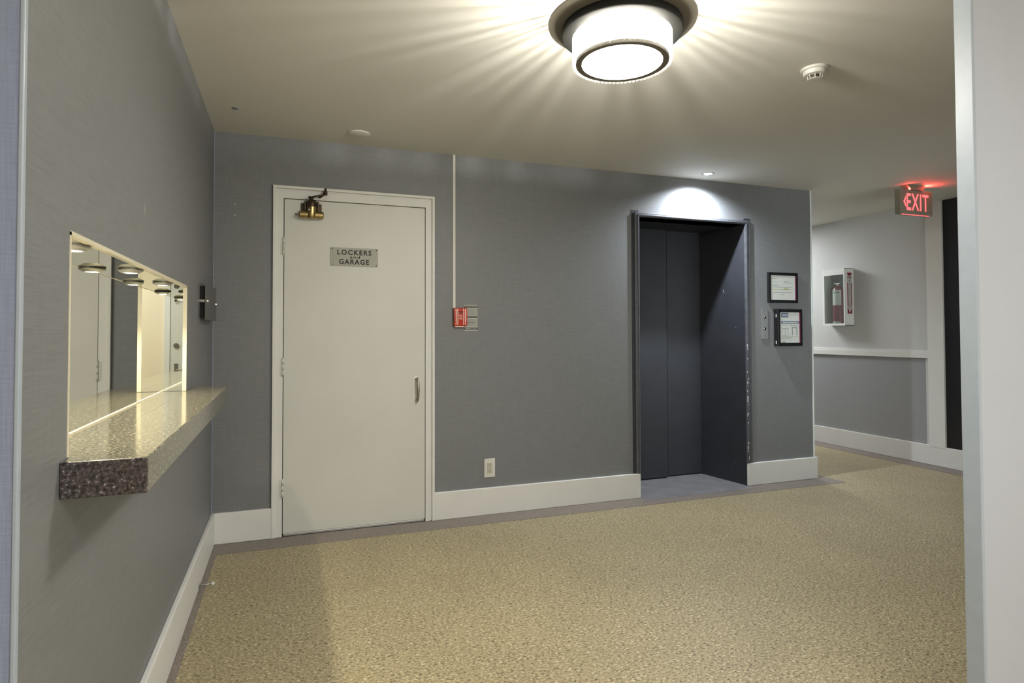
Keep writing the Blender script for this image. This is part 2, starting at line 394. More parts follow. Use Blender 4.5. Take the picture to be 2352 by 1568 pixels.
m = MB(); m.box(DX0 - 0.02, DX1 + 0.02, D + 0.06, D + 0.1, 0.0, DZ + 0.02); m.build('door_stop_backing', 'slot', d1)
m = MB(); m.box(DX0 + 0.01, DX1 - 0.01, D - 0.006, D + 0.03, 0.004, 0.018, 0.002); m.build('door_sweep', 'steel', d1)['label'] = 'thin metal sweep under the door leaf'
def hinge(zc):
    g = MB()
    for k in range(3):
        z0 = zc - 0.052 + k * 0.0352
        g.cyl((DX0 + 0.003, D - 0.017, z0), (DX0 + 0.003, D - 0.017, z0 + 0.0335), 0.0075, n=14)
    g.cyl((DX0 + 0.003, D - 0.017, zc - 0.056), (DX0 + 0.003, D - 0.017, zc + 0.058), 0.0055, n=12)
    g.box(DX0 + 0.003, DX0 + 0.016, D - 0.0105, D - 0.0075, zc - 0.05, zc + 0.052).box(DX0 - 0.014, DX0 + 0.003, D - 0.017, D - 0.0135, zc - 0.05, zc + 0.052)
    return g.build('hinge', 'door', d1)
for z in (1.768, 1.030, 0.295): hinge(z)
# pull handle on an oval backplate
m = MB()
hx, hz0, hz1 = 0.796, 0.790, 0.938
m.tube([(hx, D - 0.008, hz1), (hx, D - 0.030, hz1 + 0.001), (hx + 0.002, D - 0.046, hz1 - 0.010), (hx + 0.003, D - 0.050, hz1 - 0.03), (hx + 0.004, D - 0.052, 0.864),
        (hx + 0.003, D - 0.050, hz0 + 0.03), (hx + 0.002, D - 0.046, hz0 + 0.010), (hx, D - 0.030, hz0 - 0.001), (hx, D - 0.008, hz0)], 0.0085, 12)
m.lathe((hx, D - 0.008, hz1), [(0.0, 0.006), (0.012, 0.005), (0.014, 0.0)], 20, 'y').lathe((hx, D - 0.008, hz0), [(0.0, 0.006), (0.012, 0.005), (0.014, 0.0)], 20, 'y')
m.build('pull_handle', 'nickel', leaf, smooth=True)['label'] = 'worn nickel pull handle'
m = MB(); pts = []
for k in range(13): t = PI * k / 12; pts.append((hx - 0.002 + 0.024 * math.cos(t), D - 0.008, 0.938 + 0.024 * math.sin(t)))
for k in range(13): t = PI + PI * k / 12; pts.append((hx - 0.002 + 0.024 * math.cos(t), D - 0.008, 0.790 + 0.024 * math.sin(t)))
m.prism(pts, (0, -0.0022, 0)); m.build('handle_backplate', 'trim', leaf)

# door sign
s = thing('door_sign', 'small silver LOCKERS and GARAGE plate screwed to the off-white door', 'sign', (0.397, D - 0.008, 1.66))
m = MB(); m.box(0.249, 0.545, D - 0.0125, D - 0.0079, 1.660, 1.777, 0.001); m.build('sign_plate', 'sign_metal', s)
yy = D - 0.0127
text('lettering', 'LOCKERS', 'ink', s, (0.291, yy, 1.7315), (1, 0, 0), (0, 0, 1), 0.212, 0.0325, 0.030, spacing=1.25)
text('lettering', 'and', 'ink', s, (0.369, yy, 1.7105), (1, 0, 0), (0, 0, 1), 0.062, 0.0160, 0.026, spacing=1.3)
text('lettering', 'GARAGE', 'ink', s, (0.302, yy, 1.6715), (1, 0, 0), (0, 0, 1), 0.186, 0.0330, 0.030, spacing=1.2)
for x in (0.261, 0.534):
    for z in (1.669, 1.768):
        m = MB(); m.lathe((x, yy, z), [(0, 0.0016), (0.0028, 0.0012), (0.0036, 0)], 12, 'y'); m.build('screw', 'ink', s)

# door closer (old brass pot-belly closer)
dc = thing('door_closer', 'aged brass door closer with folded arm at the top of the white door', 'door closer', (0.131, D - 0.008, 1.945))
m = MB()
m.cyl((0.066, D - 0.048, 1.966), (0.202, D - 0.048, 1.966), 0.0225, n=28)
m.cyl((0.062, D - 0.048, 1.966), (0.066, D - 0.048, 1.966), 0.019, 0.0225, 28).cyl((0.202, D - 0.048, 1.966), (0.206, D - 0.048, 1.966), 0.0225, 0.019, 28)
m.lathe((0.135, D - 0.050, 1.943), [(0.0, 0.0), (0.022, 0.001), (0.029, 0.010), (0.030, 0.035), (0.031, 0.060), (0.031, 0.072)], 28)
m.build('cylinder_body', 'brass', dc, smooth=True)
m = MB()
m.lathe((0.135, D - 0.050, 2.012), [(0.0312, 0.0), (0.0335, 0.006), (0.0335, 0.028), (0.030, 0.035), (0.026, 0.038), (0.024, 0.044), (0.0, 0.046)], 28)
m.build('spring_cap', 'bronze', dc, smooth=True)
m = MB()
m.box(0.074, 0.196, D - 0.020, D - 0.0075, 1.992, 2.040, 0.002).box(0.092, 0.102, D - 0.060, D - 0.010, 1.975, 2.048, 0.003).box(0.168, 0.178, D - 0.060, D - 0.010, 1.975, 2.048, 0.003)
m.build('mounting_bracket', 'bronze', dc)
m = MB(); m.lathe((0.119, D - 0.081, 1.992), [(0, 0.004), (0.004, 0.003), (0.0045, 0)], 12, 'y'); m.build('adjusting_screw', 'chrome', dc)
m = MB()
m.cyl((0.135, D - 0.050, 2.056), (0.135, D - 0.050, 2.078), 0.010, n=14)
m.cyl((0.128, D - 0.052, 2.066), (0.118, D - 0.056, 2.078), 0.006, n=10)
m.tube([(0.130, D - 0.052, 2.072), (0.165, D - 0.060, 2.082), (0.205, D - 0.055, 2.094), (0.219, D - 0.045, 2.108)], [0.009, 0.008, 0.007, 0.006], 8, 0.5)
m.build('main_arm', 'bronze', dc)
m = MB()
m.tube([(0.213, D - 0.046, 2.120), (0.205, D - 0.040, 2.094), (0.185, D - 0.032, 2.080), (0.176, D - 0.022, 2.086)], 0.0055, 8)
m.cyl((0.217, D - 0.052, 2.096), (0.217, D - 0.052, 2.134), 0.0065, n=10).box(0.207, 0.229, D - 0.045, D - 0.014, 2.098, 2.122, 0.002)
m.build('link_arm', 'bronze', dc)
m = MB(); m.tube([(0.063, D - 0.048, 1.966), (0.052, D - 0.05, 1.962), (0.046, D - 0.052, 1.957), (0.041, D - 0.05, 1.968)], 0.0028, 6); m.build('valve_key', 'bronze', dc)

# ================================================================== ELEVATOR OPENING (door_2)
e = sroot('door_2', (2.98, D, 0))
RY = 4.47
m = MB()   # splayed reveal and head, back
m.prism([(EX1, D - 0.004, 0), (EX1 + 0.06, D - 0.004, 0), (EX1 + 0.06, RY + 0.1, 0), (EX1 - 0.075, RY + 0.1, 0), (EX1 - 0.075, RY, 0), (EX1 - 0.016, D + 0.09, 0), (EX1 - 0.006, D + 0.03, 0)], (0, 0, EZ + 0.05))
m.box(EX0 - 0.06, EX0, D - 0.004, RY + 0.1, 0, EZ + 0.05)
m.box(EX0, EX1 - 0.004, D + 0.005, RY + 0.1, EZ, EZ + 0.05)
m.build('jamb', 'dark_metal', e)
m = MB(); m.box(3.06, EX1 - 0.06, RY, RY + 0.03, 0.012, EZ + 0.02, 0.002); m.build('sliding_panel', 'dark_metal', e)
m = MB(); m.box(EX0 - 0.02, 3.035, RY - 0.035, RY - 0.004, 0.012, EZ + 0.02, 0.003); m.build('sliding_panel', 'dark_metal', e)
m = MB(); m.box(EX0 - 0.02, EX1, RY - 0.0, RY + 0.09, -0.01, 0.012); m.build('door_track', 'black_matte', e)
m = MB()   # protruding casing
for (a, b) in ((EX0 - 0.040, EX0), (EX1, EX1 + 0.052)):
    m.box(a, b, D - 0.018, D + 0.01, BH + 0.001 if a < 3 else BH + 0.001, EZ + 0.034, 0.005, 2)
m.box(EX0 - 0.0398, EX1 + 0.0518, D - 0.0184, D + 0.01, EZ, EZ + 0.0337, 0.005, 2)
m.box(EX0 - 0.016, EX0 - 0.006, D - 0.024, D, BH, EZ + 0.018, 0.003).box(EX1 + 0.006, EX1 + 0.020, D - 0.024, D, BH, EZ + 0.018, 0.003).box(EX0 - 0.016, EX1 + 0.020, D - 0.024, D, EZ + 0.008, EZ + 0.020, 0.003)
m.build('casing', 'frame_metal', e)
m = MB()
for k in range(26):
    z = random.choice([random.uniform(0.2, 0.75), random.uniform(0.7, 1.2)]); dz = random.uniform(0.004, 0.028); x = EX1 + random.uniform(0.001, 0.010)
    m.box(x, x + random.uniform(0.002, 0.006), D - 0.0252, D - 0.0175, z, z + dz)
for (x, y, z, dx, dz) in ((3.452, 4.10, 0.17, 0.03, 0.012), (3.455, 4.14, 0.115, 0.05, 0.01), (3.46, 4.08, 1.27, 0.02, 0.01), (3.45, 4.2, 1.56, 0.01, 0.03)):
    yy2 = y; xx = EX1 - 0.016 - (yy2 - D - 0.09) / (RY - D - 0.09) * 0.059
    m.prism([(xx + 0.0005, yy2, z), (xx - 0.0015, yy2 + dx, z + dz), (xx - 0.0015, yy2 + dx, z + dz + 0.006), (xx + 0.0005, yy2, z + 0.005)], (-0.0008, 0, 0))
m.build('paint_chips', 'chip', e)['kind'] = 'stuff'
m = MB(); m.box(EX0 - 0.0, EX1 - 0.006, 3.905, RY + 0.02, -0.004, 0.0030); st = m.build('sill', 'sill', e); st['label'] = 'grey elevator sill'

# ================================================================== NICHE: mirrors, shelf, pucks
sh = thing('counter_shelf', 'thick speckled granite shelf running through the mirrored niche on left wall', 'shelf', (-0.34, 2.3, 0.91))
m = MB(); m.box(XL + 0.0005, -0.264, 1.424, 3.208, 0.914, 0.987, 0.003).box(NX, XL + 0.004, NY0 + 0.001, NY1 - 0.001, 0.914, 0.987)
m.build('slab', 'granite', sh)
m = MB(); m.box(XL + 0.001, -0.2645, 1.4225, 1.4265, 0.9148, 0.9862, 0.0015); m.build('end_face', 'granite_face', sh)['label'] = 'dark purple-brown granite end face'
mr = thing('niche_mirror', 'large mirror lining the back, top and end of the wall niche above the granite shelf', 'mirror', (NX, 2.23, 0.987))
m = MB(); m.box(NX - 0.005, NX, NY0, NY1, 0.988, NZ1); m.build('back_pane', 'mirror', mr)
m = MB(); m.box(NX, XL - 0.014, NY1 - 0.004, NY1 + 0.001, 0.988, NZ1); m.build('end_pane', 'mirror', mr)
m = MB(); m.box(NX, XL - 0.012, NY0, NY1 - 0.004, NZ1 - 0.004, NZ1 + 0.001); m.build('top_pane', 'mirror', mr)
m = MB(); m.box(NX, NX + 0.0035, NY0, NY1 - 0.004, 0.9872, 0.9905); m.build('bottom_bead', 'lining', mr)
nl = sroot('trim_7', (XL, 2.23, 0.987))
m = MB(); m.box(XL - 0.014, XL + 0.0015, NY1 - 0.005, NY1 + 0.004, 0.988, NZ1 + 0.004); m.build('lining_strip', 'lining', nl)
m = MB(); m.box(XL - 0.012, XL + 0.0015, NY0 - 0.004, NY1 + 0.004, NZ1 - 0.003, NZ1 + 0.006); m.build('lining_strip', 'lining', nl)
m = MB(); m.box(XL - 0.09, XL + 0.0015, NY0 - 0.004, NY0 + 0.003, 0.988, NZ1 + 0.004); m.build('lining_strip', 'lining', nl)

def puck(y, label):
    z = NZ1 - 0.004; x = -0.457
    t = thing('puck_light', label, 'light', (x, y, z), 'puck lights in the niche soffit')
    m = MB(); m.lathe((x, y, z), [(0.0, 0.0), (0.033, 0.0), (0.036, -0.003), (0.035, -0.006), (0.029, -0.009), (0.0235, -0.013), (0.022, -0.008), (0.0, -0.008)], 32); m.build('rim', 'steel', t, smooth=True)
    m = MB(); m.lathe((x, y, z - 0.0085), [(0.0, 0.0), (0.021, 0.0), (0.021, -0.002), (0.014, -0.0045), (0.0, -0.0055)], 24); m.build('lens', 'puck_led', t, smooth=True)
    l = bpy.data.lights.new('puck_lamp', 'SPOT'); l.energy = 17.0; l.color = (1.0, 0.90, 0.68); l.spot_size = math.radians(130); l.spot_blend = 0.6; l.shadow_soft_size = 0.012
    o = bpy.data.objects.new('puck_lamp', l); o.location = (0, 0, -0.018); o.parent = t; C.objects.link(o)
puck(1.634, 'warm puck light in the niche soffit nearest the camera')
puck(2.176, 'middle warm puck light in the niche soffit')
puck(2.700, 'farthest warm puck light in the niche soffit, near the end mirror')

# plaque on standoffs near the corner
wp = thing('standoff_plaque', 'grey plaque on chrome standoffs on the left wall near the corner', 'plaque', (XL, 3.6, 1.31))
m = MB(); m.box(XL, -0.3905, 3.418, 3.800, 1.318, 1.476); m.build('gap_shade', 'black_matte', wp)  # black block stands in for the shade in the gap behind the plate
m = MB(); m.box(-0.3905, -0.381, 3.405, 3.830, 1.306, 1.489, 0.001); m.build('face_plate', 'plate', wp)
for y in (3.408, 3.800):
    m = MB(); m.cyl((XL, y - 0.004, 1.40), (-0.3905, y - 0.004, 1.40), 0.0095, n=20).cyl((-0.381, y, 1.40), (-0.373, y, 1.40), 0.010, 0.008, 20).cyl((-0.373, y, 1.40), (-0.371, y, 1.40), 0.011, n=20)
    m.build('standoff', 'chrome', wp, smooth=True)

# door stop on the left baseboard
ds = thing('door_stop', 'small metal door stop with white rubber tip on the left baseboard', 'door stop', (XL + 0.02, 3.31, 0.012))
m = MB(); m.cyl((XL + 0.02, 3.31, 0.024), (XL + 0.024, 3.31, 0.024), 0.011, n=18).cyl((XL + 0.024, 3.31, 0.024), (XL + 0.078, 3.31, 0.026), 0.0035, n=12); m.build('rod', 'steel', ds)
m = MB(); m.lathe((XL + 0.076, 3.31, 0.026), [(0, 0), (0.007, 0), (0.009, 0.003), (0.009, 0.010), (0.005, 0.013), (0, 0.0135)], 16, 'x'); m.build('rubber_tip', 'white', ds, smooth=True)

# ================================================================== BACK WALL FITTINGS
cd = MB(); cd.box(1.040, 1.059, D - 0.014, D, 1.400, H - 0.001, 0.002); o = cd.build('conduit', 'white', None, (1.05, D, 1.4)); tag(o, 'narrow white cable conduit running from ceiling down to the red alarm', 'conduit')
fa = thing('fire_alarm', 'red fire alarm pull station with white stripes at the foot of the conduit', 'fire alarm', (1.087, D, 1.281))
m = MB()
prof = [(D, 1.281), (D - 0.020, 1.281), (D - 0.032, 1.290), (D - 0.038, 1.315), (D - 0.040, 1.345), (D - 0.038, 1.375), (D - 0.032, 1.397), (D - 0.020, 1.404), (D, 1.404)]
m.prism([(1.043, y, z) for y, z in prof], (0.090, 0, 0)); m.build('housing', 'red', fa)
m = MB()
for x in (1.0425, ): m.prism([(x, y + 0.0004, z) for y, z in prof], (0.0012, 0, 0))
m.build('side_plate', 'red_side', fa)
def strip_on(x, wd, mat, name, k0=2, k1=6, lift=0.0012):
    m = MB(); pl = [(x, y - lift, z) for y, z in prof[k0:k1 + 1]]
    back = [(x, y + 0.004, z) for y, z in reversed(prof[k0:k1 + 1])]
    m.prism(pl + back, (wd, 0, 0)); return m.build(name, mat, fa)
for x in (1.054, 1.066, 1.106, 1.118): strip_on(x, 0.0052, 'stripe', 'stripe')
m = MB(); m.box(1.072, 1.103, D - 0.046, D - 0.030, 1.378, 1.392, 0.003).box(1.074, 1.101, D - 0.045, D - 0.034, 1.318, 1.364, 0.003); m.build('pull_handle', 'red', fa)
m = MB(); m.box(1.073, 1.103, D - 0.0408, D - 0.030, 1.364, 1.3765); m.build('finger_recess', 'red_dark', fa)
text('lettering', 'PULL', 'stripe', fa, (1.077, D - 0.0452, 1.344), (1, 0, 0), (0, 0, 1), 0.021, 0.011, 0.01)
text('lettering', 'FIRE', 'stripe', fa, (1.077, D - 0.0452, 1.327), (1, 0, 0), (0, 0, 1), 0.021, 0.011, 0.01)
m = MB(); m.box(1.052, 1.115, D - 0.030, D - 0.001, 1.276, 1.281); m.build('base_lip', 'stripe', fa)

ns = thing('fire_notice', 'small grey and black fire instruction notice beside the red alarm', 'notice', (1.176, D, 1.25))
m = MB(); m.box(1.121, 1.216, D - 0.0025, D + 0.0005, 1.251, 1.426); m.build('card', 'label_grey', ns)
yb = D - 0.0026
def band(x0, x1, z0, z1, mat, par, y=yb, name='printed_band', d=0.0004):
    m = MB(); m.box(x0, x1, y - d, y, z0, z1); return m.build(name, mat, par)
for z0, z1 in ((1.405, 1.419), (1.339, 1.347), (1.2575, 1.2715)): band(1.122, 1.215, z0, z1, 'ink', ns)
for z0 in (1.3995, 1.333, 1.274, 1.252): band(1.122, 1.215, z0, z0 + 0.003, 'white', ns)
text('lettering', 'IN CASE OF FIRE', 'white', ns, (1.127, yb - 0.0005, 1.4085), (1, 0, 0), (0, 0, 1), 0.082, 0.007, 0.01)
text('lettering', 'REMAIN CALM', 'white', ns, (1.130, yb - 0.0005, 1.2612), (1, 0, 0), (0, 0, 1), 0.076, 0.007, 0.01)
text('lettering', 'CAUTION', 'ink', ns, (1.143, yb - 0.0005, 1.3015), (1, 0, 0), (0, 0, 1), 0.055, 0.0075, 0.01)
for k, z in enumerate((1.394, 1.388, 1.382, 1.376, 1.370, 1.364, 1.357, 1.327, 1.321, 1.315, 1.292, 1.285)):
    band(1.133 + (k % 3) * 0.003, 1.210 - (k % 4) * 0.006, z, z + 0.0018, 'ink_grey', ns, name='printed_line')

ot = thing('wall_outlet', 'white duplex power outlet low on the grey back wall', 'outlet', (1.30, D, 0.25))
m = MB(); m.box(1.262, 1.339, D - 0.006, D + 0.001, 0.251, 0.377, 0.0025, 2); m.build('cover_plate', 'white', ot)
m = MB(); m.box(1.283, 1.318, D - 0.0085, D - 0.005, 0.277, 0.351, 0.002); m.build('receptacle', 'ivory', ot)
m = MB()
for zc in (0.331, 0.295):
    m.box(1.2925, 1.2950, D - 0.0090, D - 0.0080, zc, zc + 0.009).box(1.3045, 1.3070, D - 0.0090, D - 0.0080, zc, zc + 0.009).cyl((1.2998, D - 0.0080, zc - 0.006), (1.2998, D - 0.0090, zc - 0.006), 0.0025, n=10)
m.build('slots', 'slot', ot)
for z in (0.364, 0.264):
    m = MB(); m.lathe((1.3005, D - 0.006, z), [(0, 0.001), (0.002, 0.0008), (0.0026, 0)], 10, 'y'); m.build('screw', 'ivory', ot)

# elevator call panel
cp_ = thing('call_panel', 'narrow steel elevator call panel with two buttons, right of elevator', 'call panel', (3.672, D, 1.176))
m = MB(); m.box(3.640, 3.704, D - 0.008, D + 0.001, 1.178, 1.436, 0.001); m.build('face_plate', 'steel', cp_)
for z in (1.355, 1.262):
    m = MB(); m.lathe((3.672, D - 0.008, z), [(0, 0.006), (0.008, 0.0055), (0.009, 0.004), (0.009, 0.001), (0.013, 0.001), (0.013, 0)], 20, 'y'); m.build('button', 'chrome', cp_, smooth=True)
for z in (1.412, 1.204):
    m = MB(); m.lathe((3.674, D - 0.008, z), [(0, 0.0018), (0.004, 0.0014), (0.005, 0)], 12, 'y'); m.build('screw', 'chrome', cp_)

# framed certificates
def framed(t, x0, x1, z0, z1, dep, fw, mx=0.0):
    m = MB(); y0_, y1_ = D - dep, D + 0.0005
    m.box(x0, x0 + fw, y0_, y1_, z0, z1, 0.002).box(x1 - fw, x1, y0_, y1_, z0, z1, 0.002).box(x0 + fw * 0.6, x1 - fw * 0.6, y0_, y1_, z0, z0 + fw, 0.002).box(x0 + fw * 0.6, x1 - fw * 0.6, y0_, y1_, z1 - fw, z1, 0.002)
    m.build('frame', 'black', t)
    m = MB(); m.box(x0 + fw * 0.5, x1 - fw * 0.5, y0_ + 0.004, y1_, z0 + fw * 0.5, z1 - fw * 0.5); m.build('paper', 'paper', t)
    m = MB(); m.box(x1 - fw - 0.004, x1 - fw + 0.003, y0_ - 0.0004, y0_ + 0.006, z0 + fw, z1 - fw); m.build('edge_strip', 'magenta', t)
    return y0_ + 0.004
c1 = thing('framed_certificate', 'black framed white certificate, the upper frame right of the elevator', 'frame', (3.863, D, 1.47), 'frames beside the elevator')
y_ = framed(c1, 3.708, 4.016, 1.477, 1.728, 0.020, 0.024)
band(3.752, 3.760, 1.676, 1.684, 'ink', c1, y_, 'printed_mark')
text('lettering', 'Ontario', 'ink_grey', c1, (3.764, y_ - 0.0003, 1.673), (1, 0, 0), (0, 0, 1), 0.030, 0.009, 0.01) if False else band(3.764, 3.796, 1.675, 1.680, 'ink_grey', c1, y_, 'printed_line')
for (a, b, z) in ((3.762, 3.79, 1.652), (3.868, 3.925, 1.655), (3.76, 3.80, 1.630), (3.755, 3.96, 1.606), (3.755, 3.96, 1.562), (3.832, 3.872, 1.545), (3.755, 3.82, 1.618), (3.87, 3.96, 1.642)):
    band(a, b, z, z + 0.0022, 'ink_grey', c1, y_, 'printed_line')
band(3.755, 3.945, 1.586, 1.591, 'ink_green', c1, y_, 'printed_line')
for k in range(5): band(3.868 + k * 0.010, 3.874 + k * 0.010, 1.588, 1.600 + 0.004 * (k % 3), 'ink_green', c1, y_, 'printed_mark')
c2 = thing('notice_holder', 'black hinged notice case with blue-headed sheet, the lower frame right of elevator', 'frame', (3.905, D, 1.11), 'frames beside the elevator')
y_ = framed(c2, 3.775, 4.034, 1.120, 1.424, 0.044, 0.026)
yc = y_
band(3.813, 3.886, 1.356, 1.393, 'ink_blue', c2, yc, 'printed_block')
band(3.824, 3.878, 1.371, 1.379, 'paper', c2, yc - 0.0004, 'printed_line')
band(3.811, 4.002, 1.304, 1.326, 'ink_blue', c2, yc, 'printed_block')
band(3.826, 3.988, 1.311, 1.317, 'paper', c2, yc - 0.0004, 'printed_line')
for (a, b, z) in ((3.826, 3.882, 1.292), (3.908, 3.985, 1.292), (3.908, 3.99, 1.284), (3.812, 3.995, 1.196), (3.82, 3.93, 1.186), (3.82, 3.90, 1.178)):
    band(a, b, z, z + 0.0022, 'ink_grey', c2, yc, 'printed_line')
band(3.824, 3.852, 1.150, 1.155, 'ink', c2, yc, 'printed_mark')
for a in (3.826, 3.858):   # two elevator car outlines and one door outline
    m = MB(); m.box(a, a + 0.026, yc - 0.0004, yc, 1.203, 1.205).box(a, a + 0.002, yc - 0.0004, yc, 1.205, 1.262).box(a + 0.024, a + 0.026, yc - 0.0004, yc, 1.205, 1.262).box(a, a + 0.026, yc - 0.0004, yc, 1.262, 1.266)
    m.build('printed_diagram', 'ink_grey', c2)
m = MB(); m.box(3.925, 3.932, yc - 0.0004, yc, 1.208, 1.268).box(3.972, 3.979, yc - 0.0004, yc, 1.208, 1.268).box(3.925, 3.979, yc - 0.0004, yc, 1.268, 1.275)
m.build('printed_diagram', 'ink_grey', c2)
for z in (1.370, 1.150):
    m = MB(); m.box(3.7725, 3.7765, D - 0.030, D - 0.014, z - 0.014, z + 0.014, 0.001); m.build('hinge', 'chrome', c2)
# little nail heads left in the wall
for (x, z, lb) in ((3.563, 2.090, 'tiny pale nail head beside the top right of the elevator frame'),
                   (-0.300, 2.010, 'tiny pale nail head left of the white door, the upper one'), (-0.300, 1.945, 'tiny pale nail head left of the white door, the lower one')):
    m = MB(); m.lathe((x, D, z), [(0, 0.003), (0.0035, 0.0025), (0.004, 0)], 10, 'y'); tag(m.build('nail', 'white', None, (x, D, z)), lb, 'nail')

# ================================================================== CEILING FITTINGS
LC = (1.12, 1.90)
lamp = thing('ceiling_lamp', 'round crystal-drum ceiling lamp glowing white under two grey discs', 'ceiling lamp', (LC[0], LC[1], H))
lx, ly = LC
m = MB(); m.lathe((lx, ly, 0), [(0, H), (0.055, H), (0.055, H - 0.006), (0.045, H - 0.010), (0, H - 0.010)], 40); m.build('canopy', 'lamp_rim', lamp, smooth=True)
for k in range(3):
    t = 2 * PI * k / 3 + 0.9; m = MB()
    m.cyl((lx + 0.04 * math.cos(t), ly + 0.04 * math.sin(t), 2.330), (lx + 0.04 * math.cos(t), ly + 0.04 * math.sin(t), H - 0.006), 0.0012, n=8); m.build('hanging_rod', 'steel', lamp)
m = MB(); m.lathe((lx, ly, 0), [(0, 2.334), (0.200, 2.336), (0.2615, 2.3475), (0.2635, 2.346), (0.2625, 2.342), (0.216, 2.327), (0, 2.327)], 96); m.build('upper_disc', 'lamp_plate', lamp, smooth=True)
m = MB(); m.lathe((lx, ly, 0), [(0, 2.3265), (0.212, 2.3265), (0.214, 2.322), (0.214, 2.300), (0.210, 2.297), (0, 2.297)], 96); m.build('lower_disc', 'lamp_under', lamp, smooth=True)
m = MB(); m.lathe((lx, ly, 0), [(0.0, 2.296), (0.156, 2.296), (0.156, 2.216), (0.142, 2.214), (0.136, 2.222), (0.0, 2.228)], 64); m.build('diffuser', 'lamp_glow', lamp, smooth=True)
m = MB(); m.lathe((lx, ly, 0), [(0.143, 2.212), (0.143, 2.200), (0.1645, 2.200), (0.1645, 2.212)], 64, closed=True); m.build('bottom_ring', 'lamp_plate', lamp, smooth=True)
me = None
NR = 72
for k in range(NR):
    t = 2 * PI * k / NR
    if me is None:
        g = MB(); g.cyl((lx + 0.1705, ly, 2.197), (lx + 0.1705, ly, 2.296), 0.0062, n=8)
        ro = g.build('crystal_rod', 'crystal', lamp); me = ro
    else:
        q = me.copy(); C.objects.link(q); q.rotation_euler = (0, 0, t)
m = MB()
for k in range(56):
    t = 2 * PI * (k + random.uniform(-0.35, 0.35)) / 56; rr = 0.150
    m.cyl((lx + rr * math.cos(t), ly + rr * math.sin(t), 2.341), (lx + rr * math.cos(t), ly + rr * math.sin(t), 2.40), random.uniform(0.0012, 0.0042), n=6)
fr = m.build('streak_rods', 'steel', lamp); fr['kind'] = 'stuff'  # unseen rods added above the disc to throw streaks on the ceiling
l = bpy.data.lights.new('uplight', 'POINT'); l.energy = 52.0; l.color = (1.0, 0.97, 0.89); l.shadow_soft_size = 0.009
o = bpy.data.objects.new('uplight', l); o.parent = lamp; o.location = (0, 0, 2.351 - H); C.objects.link(o)

# recessed downlight in front of the elevator
dl = thing('recessed_downlight', 'small bright white recessed spot in the ceiling above the elevator opening', 'downlight', (2.995, 3.825, H))
m = MB(); m.lathe((2.995, 3.825, 0), [(0.046, H + 0.0005), (0.047, H - 0.003), (0.036, H - 0.004), (0.031, H - 0.002), (0.031, H + 0.0)], 40, closed=True); m.build('trim_ring', 'steel', dl, smooth=True)
m = MB(); m.lathe((2.995, 3.825, 0), [(0, H - 0.0035), (0.020, H - 0.0035), (0.030, H - 0.001), (0.030, H)], 32); m.build('lens', 'led', dl, smooth=True)
l = bpy.data.lights.new('spot', 'SPOT'); l.energy = 145; l.color = (0.84, 0.91, 1.0); l.spot_size = math.radians(154); l.spot_blend = 1.0; l.shadow_soft_size = 0.018
o = bpy.data.objects.new('spot', l); o.parent = dl; o.location = (0, 0, -0.022); C.objects.link(o)

# smoke detector
sd = thing('smoke_detector', 'white round smoke detector on the ceiling right of the lamp', 'smoke detector', (2.262, 2.125, H))
m = MB(); m.lathe((2.262, 2.125, 0), [(0, H), (0.060, H), (0.061, H - 0.004), (0.058, H - 0.010), (0.050, H - 0.012), (0.049, H - 0.024), (0.046, H - 0.029), (0.036, H - 0.031), (0, H - 0.031)], 48); m.build('body', 'white', sd, smooth=True)
m = MB(); m.lathe((2.262, 2.125, 0), [(0, H - 0.030), (0.024, H - 0.030), (0.024, H - 0.045), (0, H - 0.045)], 24); m.build('sensor_core', 'slot', sd)
m = MB()
for k in range(8):
    t = 2 * PI * k / 8; m.cyl((2.262 + 0.031 * math.cos(t), 2.125 + 0.031 * math.sin(t), H - 0.030), (2.262 + 0.028 * math.cos(t), 2.125 + 0.028 * math.sin(t), H - 0.048), 0.0022, n=6)
m.lathe((2.262, 2.125, 0), [(0.0, H - 0.047), (0.029, H - 0.047), (0.030, H - 0.050), (0.0, H - 0.052)], 32); m.build('cage', 'white', sd)
# blank ceiling cover and small cap
m = MB(); m.lathe((0.40, 3.757, 0), [(0, H), (0.066, H), (0.067, H - 0.004), (0.060, H - 0.007), (0, H - 0.009)], 48)
tag(m.build('ceiling_cover', 'ceiling', None, (0.40, 3.757, H), smooth=True), 'flat round blank cover plate on the ceiling above the white door', 'cover plate')
m = MB(); m.lathe((-0.270, 3.55, 0), [(0, H), (0.018, H), (0.018, H - 0.003), (0.012, H - 0.006), (0, H - 0.007)], 24)
tag(m.build('ceiling_cap', 'chrome', None, (-0.27, 3.55, H), smooth=True), 'tiny shiny round cap on the ceiling near the left wall', 'sprinkler')

# exit sign
ex = thing('exit_sign', 'glowing red EXIT sign with left arrow hanging from the ceiling', 'sign', (4.85, 3.575, H))
X0, X1, EY, Z0, Z1 = 4.664, 5.036, 3.55, 2.195, 2.396
m = MB(); m.box(X0, X1, EY, EY + 0.05, Z0, Z1, 0.003); m.build('housing', 'exit_box', ex)
m = MB(); m.prism([(4.75, EY + 0.06, H), (4.95, EY + 0.06, H), (4.92, EY + 0.05, Z1), (4.78, EY + 0.05, Z1)], (0, -0.06, 0)); m.build('canopy', 'exit_box', ex)
text('lettering', 'EXIT', 'exit_glow', ex, (4.735, EY - 0.001, 2.228), (1, 0, 0), (0, 0, 1), 0.252, 0.138, 0.012, spacing=1.12)
m = MB(); m.prism([(4.700, EY - 0.002, 2.297), (4.726, EY - 0.002, 2.342), (4.726, EY - 0.002, 2.318), (4.716, EY - 0.002, 2.297), (4.726, EY - 0.002, 2.276), (4.726, EY - 0.002, 2.252)], (0, 0.002, 0)); m.build('arrow', 'exit_glow', ex)
